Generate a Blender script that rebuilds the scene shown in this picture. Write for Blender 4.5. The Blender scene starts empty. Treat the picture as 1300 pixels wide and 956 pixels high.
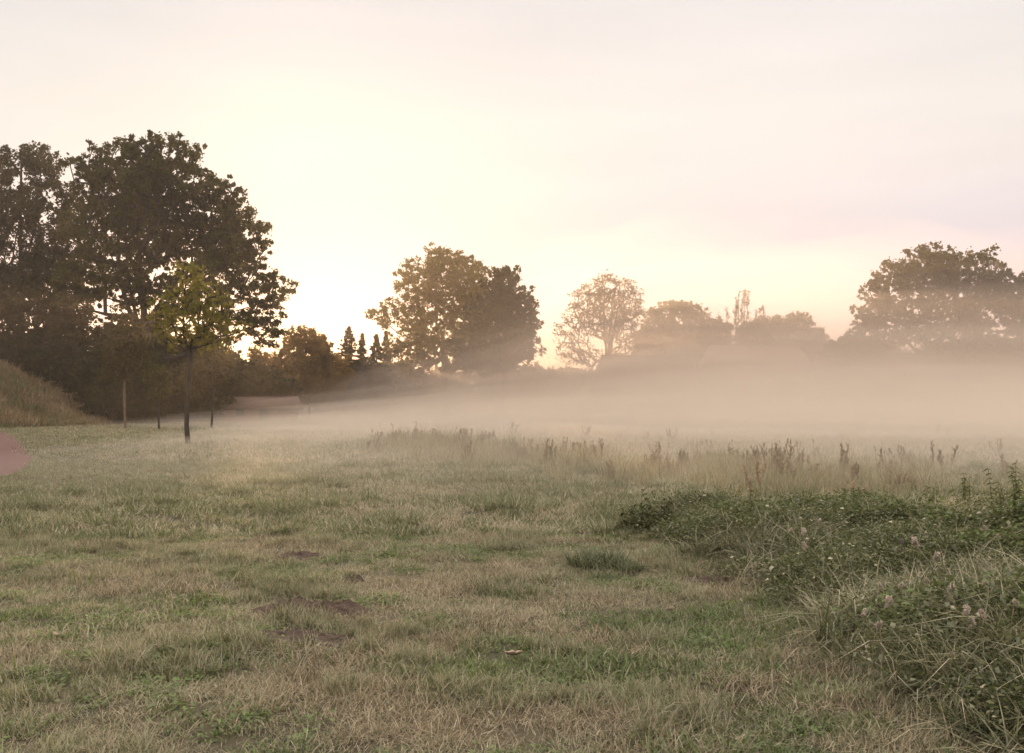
import bpy, math, random
import numpy as np
from mathutils import Vector, Matrix
R = math.radians
rng = np.random.default_rng(7)
scene = bpy.context.scene
C = scene.collection

# ------------------------------------------------------------------ camera
F = 1264.0; CX = 650.0; HOR = 520.0; EYE = 1.6      # photo pixels (1300 wide)
cam_d = bpy.data.cameras.new("camera"); cam = bpy.data.objects.new("camera", cam_d)
C.objects.link(cam); scene.camera = cam
cam.location = (0, 0, EYE); cam.rotation_euler = (R(90), 0, 0)
cam_d.sensor_width = 36; cam_d.lens = 36 * F / 1300
cam_d.shift_y = (HOR - 478) / 1300
cam_d.clip_start = 0.05; cam_d.clip_end = 6000

# ------------------------------------------------------------------ light
SUN_EL, SUN_AZ = 4.6, -13.5           # degrees, azimuth from +Y towards +X
sd = Vector((math.sin(R(SUN_AZ)) * math.cos(R(SUN_EL)), math.cos(R(SUN_AZ)) * math.cos(R(SUN_EL)), math.sin(R(SUN_EL))))
world = bpy.data.worlds.new("World"); scene.world = world; world.use_nodes = True
nt = world.node_tree; nt.nodes.clear(); N = nt.nodes.new; L = nt.links.new
sky = N('ShaderNodeTexSky'); sky.sky_type = 'NISHITA'; sky.sun_disc = False
sky.sun_elevation = R(SUN_EL); sky.sun_rotation = R(SUN_AZ); sky.air_density = 1.0; sky.dust_density = 0.5; sky.ozone_density = 1
bg1 = N('ShaderNodeBackground'); bg1.inputs['Strength'].default_value = 0.05; L(sky.outputs[0], bg1.inputs[0])
# thin veil of high cloud over the sky: cream low down, boosted overhead, out of view, to brighten the ground, thinner round the sun
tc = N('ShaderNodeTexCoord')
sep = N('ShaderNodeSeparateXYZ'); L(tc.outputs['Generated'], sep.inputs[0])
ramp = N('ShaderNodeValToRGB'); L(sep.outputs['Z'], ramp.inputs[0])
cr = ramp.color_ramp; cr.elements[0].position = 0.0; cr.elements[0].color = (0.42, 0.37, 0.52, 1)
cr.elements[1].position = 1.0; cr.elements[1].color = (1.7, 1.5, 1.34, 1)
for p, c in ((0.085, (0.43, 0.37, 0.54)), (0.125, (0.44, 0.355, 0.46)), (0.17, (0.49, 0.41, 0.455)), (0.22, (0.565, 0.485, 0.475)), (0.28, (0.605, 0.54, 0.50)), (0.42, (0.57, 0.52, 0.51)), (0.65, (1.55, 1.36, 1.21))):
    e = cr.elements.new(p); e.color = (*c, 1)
dot = N('ShaderNodeVectorMath'); dot.operation = 'DOT_PRODUCT'; L(tc.outputs['Generated'], dot.inputs[0]); dot.inputs[1].default_value = sd
mr = N('ShaderNodeMapRange'); mr.inputs[1].default_value = 0.82; mr.inputs[2].default_value = 1.0
mr.inputs[3].default_value = 0.0; mr.inputs[4].default_value = 1.0; mr.interpolation_type = 'SMOOTHERSTEP'; L(dot.outputs['Value'], mr.inputs[0])
glow = N('ShaderNodeMix'); glow.data_type = 'RGBA'; glow.blend_type = 'MULTIPLY'; glow.inputs[0].default_value = 1
gm = N('ShaderNodeMix'); gm.data_type = 'RGBA'; gm.inputs[6].default_value = (1, 1, 1, 1); gm.inputs[7].default_value = (0.84, 0.87, 0.90, 1)
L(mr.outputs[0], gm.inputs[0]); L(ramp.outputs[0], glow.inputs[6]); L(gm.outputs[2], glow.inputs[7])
# faint streaks of cirrus
mp = N('ShaderNodeMapping'); mp.inputs['Scale'].default_value = (1.4, 1.0, 9.0); mp.inputs['Rotation'].default_value = (0, R(-14), 0)
L(tc.outputs['Generated'], mp.inputs[0])
cn = N('ShaderNodeTexNoise'); cn.inputs['Scale'].default_value = 2.2; cn.inputs['Detail'].default_value = 5; L(mp.outputs[0], cn.inputs[0])
cmr = N('ShaderNodeMapRange'); cmr.inputs[1].default_value = 0.35; cmr.inputs[2].default_value = 0.7; cmr.inputs[3].default_value = 0.965; cmr.inputs[4].default_value = 1.035
L(cn.outputs[0], cmr.inputs[0])
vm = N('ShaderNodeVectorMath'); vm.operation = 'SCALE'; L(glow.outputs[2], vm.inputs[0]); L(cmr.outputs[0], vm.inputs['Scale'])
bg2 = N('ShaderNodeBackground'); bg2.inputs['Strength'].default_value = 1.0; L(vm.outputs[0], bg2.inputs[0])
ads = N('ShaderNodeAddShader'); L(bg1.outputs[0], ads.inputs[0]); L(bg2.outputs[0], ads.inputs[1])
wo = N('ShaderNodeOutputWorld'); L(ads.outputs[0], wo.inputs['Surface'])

sl = bpy.data.lights.new("sun", 'SUN'); sl.energy = 5.0; sl.angle = R(0.6); sl.color = (1.0, 0.70, 0.40)
so = bpy.data.objects.new("sun", sl); C.objects.link(so)
so.rotation_euler = (-sd).to_track_quat('-Z', 'Y').to_euler(); so.location = sd * 300

scene.view_settings.view_transform = 'Standard'; scene.view_settings.look = 'None'
scene.view_settings.exposure = 0.35; scene.view_settings.gamma = 1; scene.view_settings.use_curve_mapping = False
cy = scene.cycles
cy.use_denoising = True; cy.max_bounces = 6; cy.diffuse_bounces = 3; cy.glossy_bounces = 2; cy.transmission_bounces = 3
cy.volume_bounces = 2; cy.transparent_max_bounces = 8; cy.sample_clamp_indirect = 6; cy.caustics_reflective = False; cy.caustics_refractive = False
cy.use_adaptive_sampling = True; cy.adaptive_threshold = 0.015

# ------------------------------------------------------------------ helpers
def px(x, y_dist, py=None):
    """X (and Z) of a photo pixel at distance y_dist"""
    X = (x - CX) / F * y_dist
    return X if py is None else (X, EYE + (HOR - py) / F * y_dist)

def _hash(ix, iy, seed):
    n = (ix * 374761393 + iy * 668265263 + seed * 982451653) & 0xffffffff
    n = ((n ^ (n >> 13)) * 1274126177) & 0xffffffff
    return ((n ^ (n >> 16)) & 0xffff) / 65535.0
def vnoise(x, y, seed=0):
    x = np.asarray(x, float); y = np.asarray(y, float)
    ix = np.floor(x).astype(np.int64); iy = np.floor(y).astype(np.int64)
    fx = x - ix; fy = y - iy; fx = fx * fx * (3 - 2 * fx); fy = fy * fy * (3 - 2 * fy)
    a = _hash(ix, iy, seed); b = _hash(ix + 1, iy, seed); c = _hash(ix, iy + 1, seed); d = _hash(ix + 1, iy + 1, seed)
    return (a * (1 - fx) + b * fx) * (1 - fy) + (c * (1 - fx) + d * fx) * fy
def fbm(x, y, seed=0, o=3):
    s = 0; t = 0; a = 1
    for k in range(o):
        s = s + a * vnoise(x * 2 ** k + 17.3 * k, y * 2 ** k - 9.1 * k, seed + k); t += a; a *= .5
    return s / t
def sm(a, b, x):
    t = np.clip((np.asarray(x, float) - a) / (b - a), 0, 1); return t * t * (3 - 2 * t)

PATH = [(-8.6, 12), (-11.3, 21), (-12.3, 25), (-14.4, 30), (-19.6, 40), (-29.0, 58), (-51, 97)]   # right edge of the path
def path_dist(x, y):
    """signed distance right of the path's right edge (negative = on the path or left of it)"""
    xe = np.interp(y, [p[1] for p in PATH], [p[0] for p in PATH]); return (x - xe)
def bank_mask(x, y):
    edge = 0.95 + 0.8 * sm(13, 8, y) + 0.5 * (fbm(x * .7, y * .7, 5) - .5)
    return sm(0, 1.6, x - edge) * sm(3.6, 5.0, y) * (1 - sm(12.2, 14.6, y + 1.5 * (fbm(x * .5, y * .5, 8) - .5)))
def height(x, y):
    x = np.asarray(x, float); y = np.asarray(y, float)
    calm = sm(-1.0, 2.0, path_dist(x, y))
    far = 1 - sm(60, 140, y)
    h = 0.10 * (fbm(x * .45, y * .45, 1) - .5) * calm + 0.11 * (fbm(x * 1.7, y * 1.7, 2) - .5) * calm * far
    h = h + 0.25 * (fbm(x * .06, y * .06, 3, 2) - .5) * sm(15, 40, y) * calm
    b = bank_mask(x, y)
    h = h + b * (0.10 + 0.20 * sm(3.0, 7.0, x) + 0.58 * (fbm(x * .75 + 3, y * .75, 12, 3) - .36))
    # low rough ridge carrying the weeds
    return h

def mesh_obj(name, v, f, mats, parent=None, smooth=False, attrs=None, link=True):
    """v (n,3) array; f (m,k) array or list of arrays of equal-size faces"""
    me = bpy.data.meshes.new(name)
    v = np.asarray(v, np.float32)
    fl = f if isinstance(f, list) else [f]
    fl = [np.asarray(a, np.int32) for a in fl if len(a)]
    me.vertices.add(len(v)); me.vertices.foreach_set('co', v.ravel())
    tot = np.concatenate([np.full(len(a), a.shape[1], np.int32) for a in fl]) if fl else np.zeros(0, np.int32)
    if len(tot):
        idx = np.concatenate([a.ravel() for a in fl]); st = np.concatenate([[0], np.cumsum(tot)[:-1]]).astype(np.int32)
        me.loops.add(len(idx)); me.loops.foreach_set('vertex_index', idx)
        me.polygons.add(len(tot)); me.polygons.foreach_set('loop_start', st)
        me.polygons.foreach_set('loop_total', tot)
        if smooth: me.polygons.foreach_set('use_smooth', np.ones(len(tot), bool))
    for k, a in (attrs or {}).items():
        at = me.attributes.new(k, 'FLOAT', 'POINT'); at.data.foreach_set('value', np.asarray(a, np.float32))
    me.update(calc_edges=True); me.validate()
    for m in (mats if isinstance(mats, (list, tuple)) else [mats]): me.materials.append(m)
    o = bpy.data.objects.new(name, me)
    if link: C.objects.link(o)
    if parent is not None: o.parent = parent
    return o
def tag(o, label=None, cat=None, group=None, kind=None):
    if label: o['label'] = label
    if cat: o['category'] = cat
    if group: o['group'] = group
    if kind: o['kind'] = kind
    return o
def thing(name, label, cat, loc, group=None, rz=0):
    o = bpy.data.objects.new(name, None); C.objects.link(o); o.location = loc; o.rotation_euler[2] = rz
    o.empty_display_size = .3
    return tag(o, label, cat, group)

# ------------------------------------------------------------------ materials
def new_mat(name):
    m = bpy.data.materials.new(name); m.use_nodes = True; t = m.node_tree; t.nodes.clear()
    return m, t, t.nodes.new, t.links.new
def mixc(t, fac, a, b):
    n = t.nodes.new('ShaderNodeMix'); n.data_type = 'RGBA'
    for s, v in ((0, fac), (6, a), (7, b)):
        if hasattr(v, 'links') or isinstance(v, bpy.types.NodeSocket): t.links.new(v, n.inputs[s])
        elif s == 0: n.inputs[0].default_value = v
        else: n.inputs[s].default_value = (*v, 1)
    return n.outputs[2]
def rng_map(t, src, a, b, c=0, d=1):
    n = t.nodes.new('ShaderNodeMapRange'); t.links.new(src, n.inputs[0])
    for i, v in enumerate((a, b, c, d)): n.inputs[i + 1].default_value = v
    return n.outputs[0]
def wnoise(t, scale, detail=2, rough=.5):
    g = t.nodes.new('ShaderNodeNewGeometry'); n = t.nodes.new('ShaderNodeTexNoise')
    n.inputs['Scale'].default_value = scale; n.inputs['Detail'].default_value = detail; n.inputs['Roughness'].default_value = rough
    t.links.new(g.outputs['Position'], n.inputs['Vector']); return n.outputs[0]
def leaf_mat(name, cols, trans=.45, tcol=None, scale=.35, gloss=.0, tone='tone'):
    """cols: dark, mid, light base colours spread by position noise and the per-leaf tone"""
    m, t, n, l = new_mat(name)
    a = n('ShaderNodeAttribute'); a.attribute_name = tone
    ns = wnoise(t, scale, 3)
    c1 = mixc(t, rng_map(t, ns, .38, .62), cols[0], cols[1])
    c2 = mixc(t, rng_map(t, a.outputs['Fac'], .35, 1.0), c1, cols[2])
    d = n('ShaderNodeBsdfDiffuse'); l(c2, d.inputs[0])
    tr = n('ShaderNodeBsdfTranslucent')
    if tcol: c3 = mixc(t, .6, c2, tcol)
    else: c3 = c2
    l(c3, tr.inputs[0])
    mx = n('ShaderNodeMixShader'); mx.inputs[0].default_value = trans; l(d.outputs[0], mx.inputs[1]); l(tr.outputs[0], mx.inputs[2])
    out = mx.outputs[0]
    if gloss:
        g = n('ShaderNodeBsdfGlossy'); g.inputs['Roughness'].default_value = .45; m2 = n('ShaderNodeMixShader'); m2.inputs[0].default_value = gloss
        l(out, m2.inputs[1]); l(g.outputs[0], m2.inputs[2]); out = m2.outputs[0]
    o = n('ShaderNodeOutputMaterial'); l(out, o.inputs[0]); return m
def plain_mat(name, c1, c2, scale=3, rough=.9, bump=.0, detail=6, bscale=None):
    m, t, n, l = new_mat(name)
    c = mixc(t, rng_map(t, wnoise(t, scale, detail, .6), .35, .65), c1, c2)
    b = n('ShaderNodeBsdfPrincipled'); l(c, b.inputs['Base Color']); b.inputs['Roughness'].default_value = rough
    if bump:
        bn = n('ShaderNodeBump'); bn.inputs['Strength'].default_value = bump; bn.inputs['Distance'].default_value = .03
        l(wnoise(t, bscale or scale * 3, 6, .7), bn.inputs['Height']); l(bn.outputs[0], b.inputs['Normal'])
    o = n('ShaderNodeOutputMaterial'); l(b.outputs[0], o.inputs[0]); return m

M_ground = plain_mat('meadow_soil', (.05, .045, .026), (.12, .10, .06), 1.3, .95, .6, 8, 30)
M_soil = plain_mat('fresh_soil', (.05, .034, .025), (.125, .085, .062), 14, .95, .9, 8, 40)
M_path = plain_mat('red_gravel', (.075, .034, .031), (.15, .075, .063), 9, .95, .5, 8, 60)
M_hill = plain_mat('bank_soil', (.13, .085, .05), (.2, .14, .08), .6, .95, .4, 8, 8)
M_bark = plain_mat('bark', (.022, .017, .013), (.045, .036, .027), 4, .95, .5, 8, 20)
M_bark_lt = plain_mat('pale_bark', (.12, .085, .06), (.2, .15, .10), 4, .95, .5, 8, 20)
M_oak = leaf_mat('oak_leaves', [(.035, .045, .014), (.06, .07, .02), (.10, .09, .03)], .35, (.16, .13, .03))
M_right = leaf_mat('yellowish_oak_leaves', [(.05, .055, .018), (.085, .085, .024), (.13, .11, .035)], .4, (.26, .21, .06))  # yellowish leaf colour of the large right-hand tree
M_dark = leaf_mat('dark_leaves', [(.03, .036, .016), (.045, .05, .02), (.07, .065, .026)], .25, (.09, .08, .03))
M_gold = leaf_mat('autumn_leaves', [(.07, .058, .022), (.11, .08, .028), (.15, .105, .04)], .55, (.60, .36, .10))
M_dull = leaf_mat('dull_leaves', [(.05, .048, .02), (.075, .065, .026), (.10, .08, .034)], .4, (.16, .12, .04))
M_yel = leaf_mat('yellowing_leaves', [(.07, .07, .02), (.105, .10, .026), (.16, .125, .035)], .45, (.38, .29, .09), 1.5)
M_young = leaf_mat('young_tree_leaves', [(.07, .078, .02), (.12, .12, .03), (.19, .15, .04)], .5, (.44, .38, .09), 2.5)
M_con = leaf_mat('needles', [(.03, .036, .018), (.045, .05, .022), (.06, .06, .025)], .15)
M_nettle = leaf_mat('weed_leaves', [(.065, .08, .03), (.105, .122, .05), (.19, .19, .11)], .3, (.14, .18, .05), 3)

# ------------------------------------------------------------------ ground
def axis(segs):
    out = [segs[0][0]]
    for a, b, st in segs:
        n = max(1, int(round((b - a) / st))); out += list(a + (b - a) * (np.arange(1, n + 1) / n))
    return np.array(out)
gx = axis([(-900, -200, 100), (-200, -60, 10), (-60, -16, 1.0), (-16, 16, .13), (16, 60, 1.0), (60, 200, 10), (200, 900, 100)])
gy = axis([(-300, -20, 40), (-20, 0, 2), (0, 3, .5), (3, 24, .13), (24, 60, .5), (60, 160, 3), (160, 300, 20), (300, 900, 100)])
def grid_faces(nx, ny):
    i = np.arange(nx - 1)[None, :] + nx * np.arange(ny - 1)[:, None]; i = i.ravel()
    return np.stack([i, i + 1, i + nx + 1, i + nx], 1)
X, Y = np.meshgrid(gx, gy); Z = height(X, Y)
ground = mesh_obj('ground', np.stack([X.ravel(), Y.ravel(), Z.ravel()], 1), grid_faces(len(gx), len(gy)), M_ground, smooth=True)
tag(ground, kind='structure')

ys = axis([(8, 100, .6)]); W = 3.4
us = np.linspace(0, 1, 7)
XE = np.interp(ys, [p[1] for p in PATH], [p[0] for p in PATH])
XE = np.convolve(np.pad(XE, 6, mode='edge'), np.ones(13) / 13, 'valid')
PX = XE[:, None] + 0.12 * (fbm(ys[:, None] * 1.7, ys[:, None] * 0, 3) - .5) * (us[None] == 1) - W * (1 + ys[:, None] / 60) * (1 - us[None])
PY = np.repeat(ys[:, None], 7, 1); PZ = height(PX, PY) + 0.03
path = mesh_obj('path', np.stack([PX.ravel(), PY.ravel(), PZ.ravel()], 1), grid_faces(7, len(ys)), M_path, smooth=True); tag(path, kind='structure')

def hill_h(x, y):
    a = sm(-37.0, -56.0, x + 1.2 * (fbm(y * .2, x * .2, 4) - .5)); b = sm(82, 93, y) * (1 - sm(104, 120, y))
    return 6.6 * a * b + .5 * (fbm(x * .35, y * .35, 9) - .5) * sm(0, .2, a * b) - .12
hx = axis([(-100, -34, .8)]); hy = axis([(78, 124, .8)]); X, Y = np.meshgrid(hx, hy)
hill = mesh_obj('hill', np.stack([X.ravel(), Y.ravel(), hill_h(X, Y).ravel()], 1), grid_faces(len(hx), len(hy)), M_hill, smooth=True); tag(hill, kind='structure')

# ------------------------------------------------------------------ tree builders
def tubes(segs, sides=6):
    """segs: list of (p0, p1, r0, r1) -> verts, quads"""
    P0 = np.array([s[0] for s in segs], float); P1 = np.array([s[1] for s in segs], float)
    r0 = np.array([s[2] for s in segs], float); r1 = np.array([s[3] for s in segs], float)
    d = P1 - P0; d /= np.linalg.norm(d, axis=1, keepdims=True) + 1e-9
    ref = np.where(np.abs(d[:, 2:3]) > .9, np.array([[1., 0, 0]]), np.array([[0, 0, 1.]]))
    u = np.cross(d, ref); u /= np.linalg.norm(u, axis=1, keepdims=True) + 1e-9; w = np.cross(d, u)
    a = np.arange(sides) / sides * 2 * np.pi
    ring = np.cos(a)[None, :, None] * u[:, None] + np.sin(a)[None, :, None] * w[:, None]
    ext = (d * np.minimum(r1, .3)[:, None] * .35)[:, None]
    A = P0[:, None] + ring * r0[:, None, None] - ext; B = P1[:, None] + ring * r1[:, None, None] + ext
    V = np.concatenate([A, B], 1).reshape(-1, 3)
    n = len(segs); base = (np.arange(n) * 2 * sides)[:, None]; k = np.arange(sides)[None]
    q = np.stack([base + k, base + (k + 1) % sides, base + sides + (k + 1) % sides, base + sides + k], -1).reshape(-1, 4)
    return V, q
def leaves(cent, rad, per, size, g, flat=.75, elong=1.5, jitter=.35):
    """rhombic leaf faces spread round clump centres"""
    n = len(cent) * per
    c = np.repeat(cent, per, 0); r = np.repeat(rad, per)
    d = g.normal(size=(n, 3)); d /= np.linalg.norm(d, axis=1, keepdims=True)
    rr = g.random(n) ** .45
    p = c + d * (r * rr)[:, None] * np.array([1, 1, flat])
    a = g.normal(size=(n, 3)); a /= np.linalg.norm(a, axis=1, keepdims=True)
    b = np.cross(a, g.normal(size=(n, 3))); b /= np.linalg.norm(b, axis=1, keepdims=True) + 1e-9
    s = size * (1 + jitter * g.normal(size=n)).clip(.4, 1.9)
    a = a * (s * .5 * elong)[:, None]; b = b * (s * .5)[:, None]
    nrm = np.cross(a, b); nrm /= np.linalg.norm(nrm, axis=1, keepdims=True) + 1e-9
    V = np.stack([p - a, p - b * .9 + a * .1, p + a + nrm * (s * .2)[:, None], p + b * .9 + a * .1], 1).reshape(-1, 3)
    q = np.arange(n * 4).reshape(n, 4)
    ct = np.repeat(g.random(len(cent)), per); tone = np.repeat((.5 * ct + .5 * g.random(n)), 4)
    return V, q, tone

def clump_points(lobes, n, g, mind, shell=.55):
    """lobes: (x,y,z, rx,ry,rz) metres"""
    lb = np.array(lobes, float); vol = lb[:, 3] * lb[:, 4] * lb[:, 5]; pr = vol ** .75; pr /= pr.sum()
    pts = []
    for _ in range(n * 30):
        if len(pts) >= n: break
        b = lb[g.choice(len(lb), p=pr)]
        d = g.normal(size=3); d /= np.linalg.norm(d); p = b[:3] + d * b[3:] * (g.random() ** (1 / 3. * shell / .55 * .6))
        if pts:
            q = np.array(pts); 
            if ((q - p) ** 2).sum(1).min() < mind ** 2: continue
        pts.append(p)
    return np.array(pts)

def skeleton(base, fork, leaders, targets, g, r_tip, expo=.42, step=1.2, up=.25, maxr=None):
    """connect every target to the nearest reasonable node of a growing skeleton"""
    nodes = []; par = []
    def chain(i, p, wob):
        a = nodes[i]; L_ = np.linalg.norm(p - a); k = max(1, int(L_ / step)); off = g.normal(size=3) * wob * L_; off[2] = abs(off[2]) * .5 - up * L_ * .25
        for j in range(1, k + 1):
            t = j / k; q = a + (p - a) * t + off * math.sin(math.pi * t)
            nodes.append(q); par.append(i); i = len(nodes) - 1
        return i
    nodes.append(np.array(base, float)); par.append(-1)
    i = chain(0, np.array(fork, float), .015)
    for ld in leaders: chain(i, np.array(ld, float), .06)
    f = np.array(fork, float)
    order = np.argsort(np.linalg.norm(targets - f, axis=1))
    plen = None
    for ti in order:
        p = targets[ti]; nd = np.array(nodes); d = p - nd; L_ = np.linalg.norm(d, axis=1)
        hz = np.linalg.norm(d[:, :2], axis=1)
        pen = np.where(d[:, 2] < hz * .15, (hz * .15 - d[:, 2]) * 1.1, 0)
        cost = L_ + pen + .22 * np.linalg.norm(nd - f, axis=1)
        cost[:max(1, i - 1)] += 50 if fork[2] > base[2] + .5 else 0
        chain(int(np.argmin(cost)), p, .07)
    nd = np.array(nodes); w = np.zeros(len(nd))
    kids = np.zeros(len(nd), int)
    for k in range(1, len(nd)): kids[par[k]] += 1
    w[kids == 0] = 1
    for k in range(len(nd) - 1, 0, -1): w[par[k]] += w[k]
    r = r_tip * w ** expo
    if maxr:
        r = r * min(1, maxr / r[0]) if r[0] > maxr else np.where(np.arange(len(r)) <= i, r * np.maximum(1, 1), r)
    segs = [(nd[par[k]], nd[k], r[par[k]] if par[k] == k - 1 or True and r[par[k]] < 2.2 * r[k] else r[k] * 1.5, r[k]) for k in range(1, len(nd))]
    return segs, nd, r

def tree(name, label, cat, bx, D, lobes_px, n=260, clump=1.1, per=150, leaf=.22, mat=None, bark=None, fork_py=None,
         r_tip=.035, maxr=.6, depth=1.0, seed=1, group=None, leaders=3, mind=None, flat=.75, expo=.42, elong=1.5, baseoff=0, shell=.55, side=6, up=.25, sub=.36, spr=3):
    g = np.random.default_rng(seed)
    bX = px(bx, D) ; bZ = float(height(bX, D)) - .1 + baseoff
    m = D / F
    lobes = []
    for lx, ly, rx, ry in lobes_px:
        X_, Z_ = px(lx, D, ly)
        rd = .5 * (rx + ry) * m * depth
        lobes.append((X_ - bX, g.normal() * rd * .35, Z_ - bZ, rx * m, rd, ry * m))
    lobes = np.array(lobes)
    pts = clump_points(lobes, n, g, mind or clump * .75, shell)
    pts[:, 2] = np.maximum(pts[:, 2], clump * .4)
    fz = (px(0, D, fork_py)[1] - bZ) if fork_py else max(.4, (lobes[:, 2] - lobes[:, 5]).min() + .2)
    top = lobes[np.argmax(lobes[:, 2])]
    ld = [np.array([g.normal() * .12 * top[3] + top[0] * (.5 + .3 * j) , g.normal() * .2 * top[4], fz + (top[2] - fz) * (1.0 - .15 * j)]) for j in range(leaders)]
    segs, nd, r = skeleton((0, 0, 0), (g.normal() * .02 * fz, 0, fz), ld, pts, g, r_tip, expo, up=up)
    # trunk gets its full girth
    if maxr and r[0] > 0:
        k = maxr / r[0]
        segs = [(a, b, ra * (1 + (k - 1) * min(1, (ra / r[0]) ** .6)), rb * (1 + (k - 1) * min(1, (rb / r[0]) ** .6))) for a, b, ra, rb in segs]
        a, b, ra, rb = segs[0]; segs[0] = (a, b, ra * 1.25, rb)
    root = thing(name, label, cat, (bX, D, bZ), group)
    V, q = tubes(segs, side); mesh_obj('trunk', V, q, bark or M_bark, root, True)
    if per:
        tips = pts; ns = 6; k_ = np.repeat(np.arange(len(tips)), ns); dd = g.normal(size=(len(k_), 3)); dd /= np.linalg.norm(dd, axis=1, keepdims=True)
        pts = tips[k_] + dd * np.array([1, 1, .7]) * (clump * (.35 + .85 * g.random(len(k_))))[:, None]; pts[:, 2] = np.maximum(pts[:, 2], .15)
        cr_ = clump * sub * (.6 + 1.0 * g.random(len(pts)) ** 2); per = max(4, per // ns)
        V, q, tn = leaves(pts, cr_, per, leaf, g, flat, elong)
        # sprigs further out give the outline its ragged edge
        k = len(pts) * spr; ci = g.integers(0, len(pts), k); dd = g.normal(size=(k, 3)); dd /= np.linalg.norm(dd, axis=1, keepdims=True)
        c2 = pts[ci] + dd * (cr_[ci] * (.95 + .75 * g.random(k) ** 2))[:, None]; c2[:, 2] = np.maximum(c2[:, 2], .2)
        V2, q2, t2 = leaves(c2, np.full(k, clump * .12), 2, leaf * .9, g, .8, elong)
        V = np.concatenate([V, V2]); q = np.concatenate([q, q2 + len(V) - len(V2)]); tn = np.concatenate([tn, t2])
        V[:, 2] = np.maximum(V[:, 2], .02)
        mesh_obj('crown', V, q, mat or M_oak, root, attrs={'tone': tn})
    return root

def conifer(name, label, bx, D, top_py, half_w, seed=1, group=None, per=26, leaf=.16, low=.06, mat=None):
    g = np.random.default_rng(seed); bX = px(bx, D); bZ = float(height(bX, D)) - .1; H = px(0, D, top_py)[1] - bZ; Rm = half_w * D / F
    segs = [(np.array([0, 0, 0.]), np.array([0, 0, H * .5]), .02 * H, .012 * H), (np.array([0, 0, H * .5]), np.array([0, 0, H]), .012 * H, .01)]
    cs = []; rr = []
    z = low * H
    while z < H * .985:
        f = 1 - z / H; rad = Rm * min(1.25, (H - z) / (40 * D / F)) * (1 + .18 * g.normal()) + .05
        for k in range(int(5 + 5 * f)):
            a = g.random() * 6.283; L_ = rad * (.7 + .35 * g.random()); e = np.array([math.cos(a) * L_, math.sin(a) * L_, z - .12 * L_ + .25 * L_ * g.random()])
            s = np.array([0, 0, z]); segs.append((s, e, .012 * H * f + .01, .008))
            m_ = max(2, int(L_ / .35))
            for j in range(1, m_ + 1): cs.append(s + (e - s) * j / m_); rr.append(.06 + .30 * f * (1 - .5 * j / m_))
        z += max(.22, .035 * H * (.6 + .5 * f))
    root = thing(name, label, 'conifer', (bX, D, bZ), group)
    V, q = tubes(segs, 5); mesh_obj('trunk', V, q, M_bark, root, True)
    cs = np.array(cs); V, q, tn = leaves(cs, np.array(rr), per, leaf, g, .6, 2.2)
    mesh_obj('crown', V, q, mat or M_con, root, attrs={'tone': tn}); return root

# ------------------------------------------------------------------ the trees
G_YOUNG = 'young planted trees on the left of the meadow'
tree('oak_tree', 'tallest oak, spreading dark crown reaching right over the meadow at the left', 'tree', 183, 102,
     [(150, 235, 60, 50), (215, 228, 48, 42), (120, 215, 34, 28), (265, 262, 48, 36), (300, 310, 42, 40), (335, 372, 34, 28), (290, 352, 50, 32), (300, 398, 52, 18), (333, 412, 26, 16),
      (240, 300, 50, 40), (190, 290, 60, 45), (130, 300, 42, 50), (110, 355, 30, 40), (160, 360, 40, 34), (215, 375, 30, 30), (240, 200, 20, 14), (165, 192, 26, 14), (280, 430, 20, 22), (335, 432, 16, 9)],
     n=480, clump=1.15, per=230, leaf=.2, fork_py=440, maxr=.6, seed=3, r_tip=.05, leaders=5, mind=1.35, shell=.75)
tree('poplar_tree', 'tall upright fine-leaved tree filling the upper left corner beside the oak', 'tree', 30, 108,
     [(38, 215, 38, 34), (20, 250, 46, 50), (62, 262, 34, 44), (10, 320, 60, 60), (66, 320, 36, 50), (30, 390, 66, 60), (80, 388, 34, 45), (-50, 300, 60, 90), (-60, 400, 70, 80), (30, 470, 75, 40)],
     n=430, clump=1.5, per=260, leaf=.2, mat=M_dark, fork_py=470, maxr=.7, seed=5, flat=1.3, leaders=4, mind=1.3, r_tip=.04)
for k, (bx, D, lb, lab) in enumerate([
    (120, 108, [(120, 455, 40, 42), (100, 495, 45, 30), (145, 430, 26, 30), (80, 430, 30, 40)], 'dark dense shrub in the gloom beneath the oak, beside its trunk'),
    (40, 106, [(40, 470, 50, 44), (10, 480, 50, 44), (80, 480, 34, 40), (60, 440, 34, 30)], 'dark shrub filling the wood above the small grassy hill'),
    (160, 99, [(160, 505, 50, 26), (135, 480, 30, 30), (185, 485, 30, 30), (160, 450, 30, 30)], 'dark shrub low between the oak trunk and the hill'),
    (232, 106, [(232, 500, 34, 26), (240, 470, 28, 26), (215, 505, 26, 22)], 'dark low shrub seen through the crown of the nearest young tree'),
    (205, 110, [(205, 470, 40, 40), (190, 430, 28, 30), (225, 500, 40, 24), (170, 500, 30, 24)], 'dark shrub directly behind the slender young tree trunk'),
    (262, 112, [(262, 475, 36, 36), (290, 492, 32, 24), (240, 500, 30, 22), (258, 440, 16, 18)], 'shrub under the right end of the oak crown'),
    (316, 118, [(316, 486, 32, 24), (300, 466, 18, 18), (330, 476, 16, 14), (345, 495, 28, 16)], 'low shrub in the bright gap right of the oak'),
]):
    tree('shrub', lab, 'shrub', bx, D, lb + ([] if 'shed' in lab else [(bx - 25, 519, 30, 16), (bx + 25, 519, 30, 16)]), n=185, clump=1.0, per=260, leaf=.22, mat=M_dark, maxr=.16, seed=20 + k, group='dark shrubs below the big oak', r_tip=.02, mind=.8)
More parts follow.
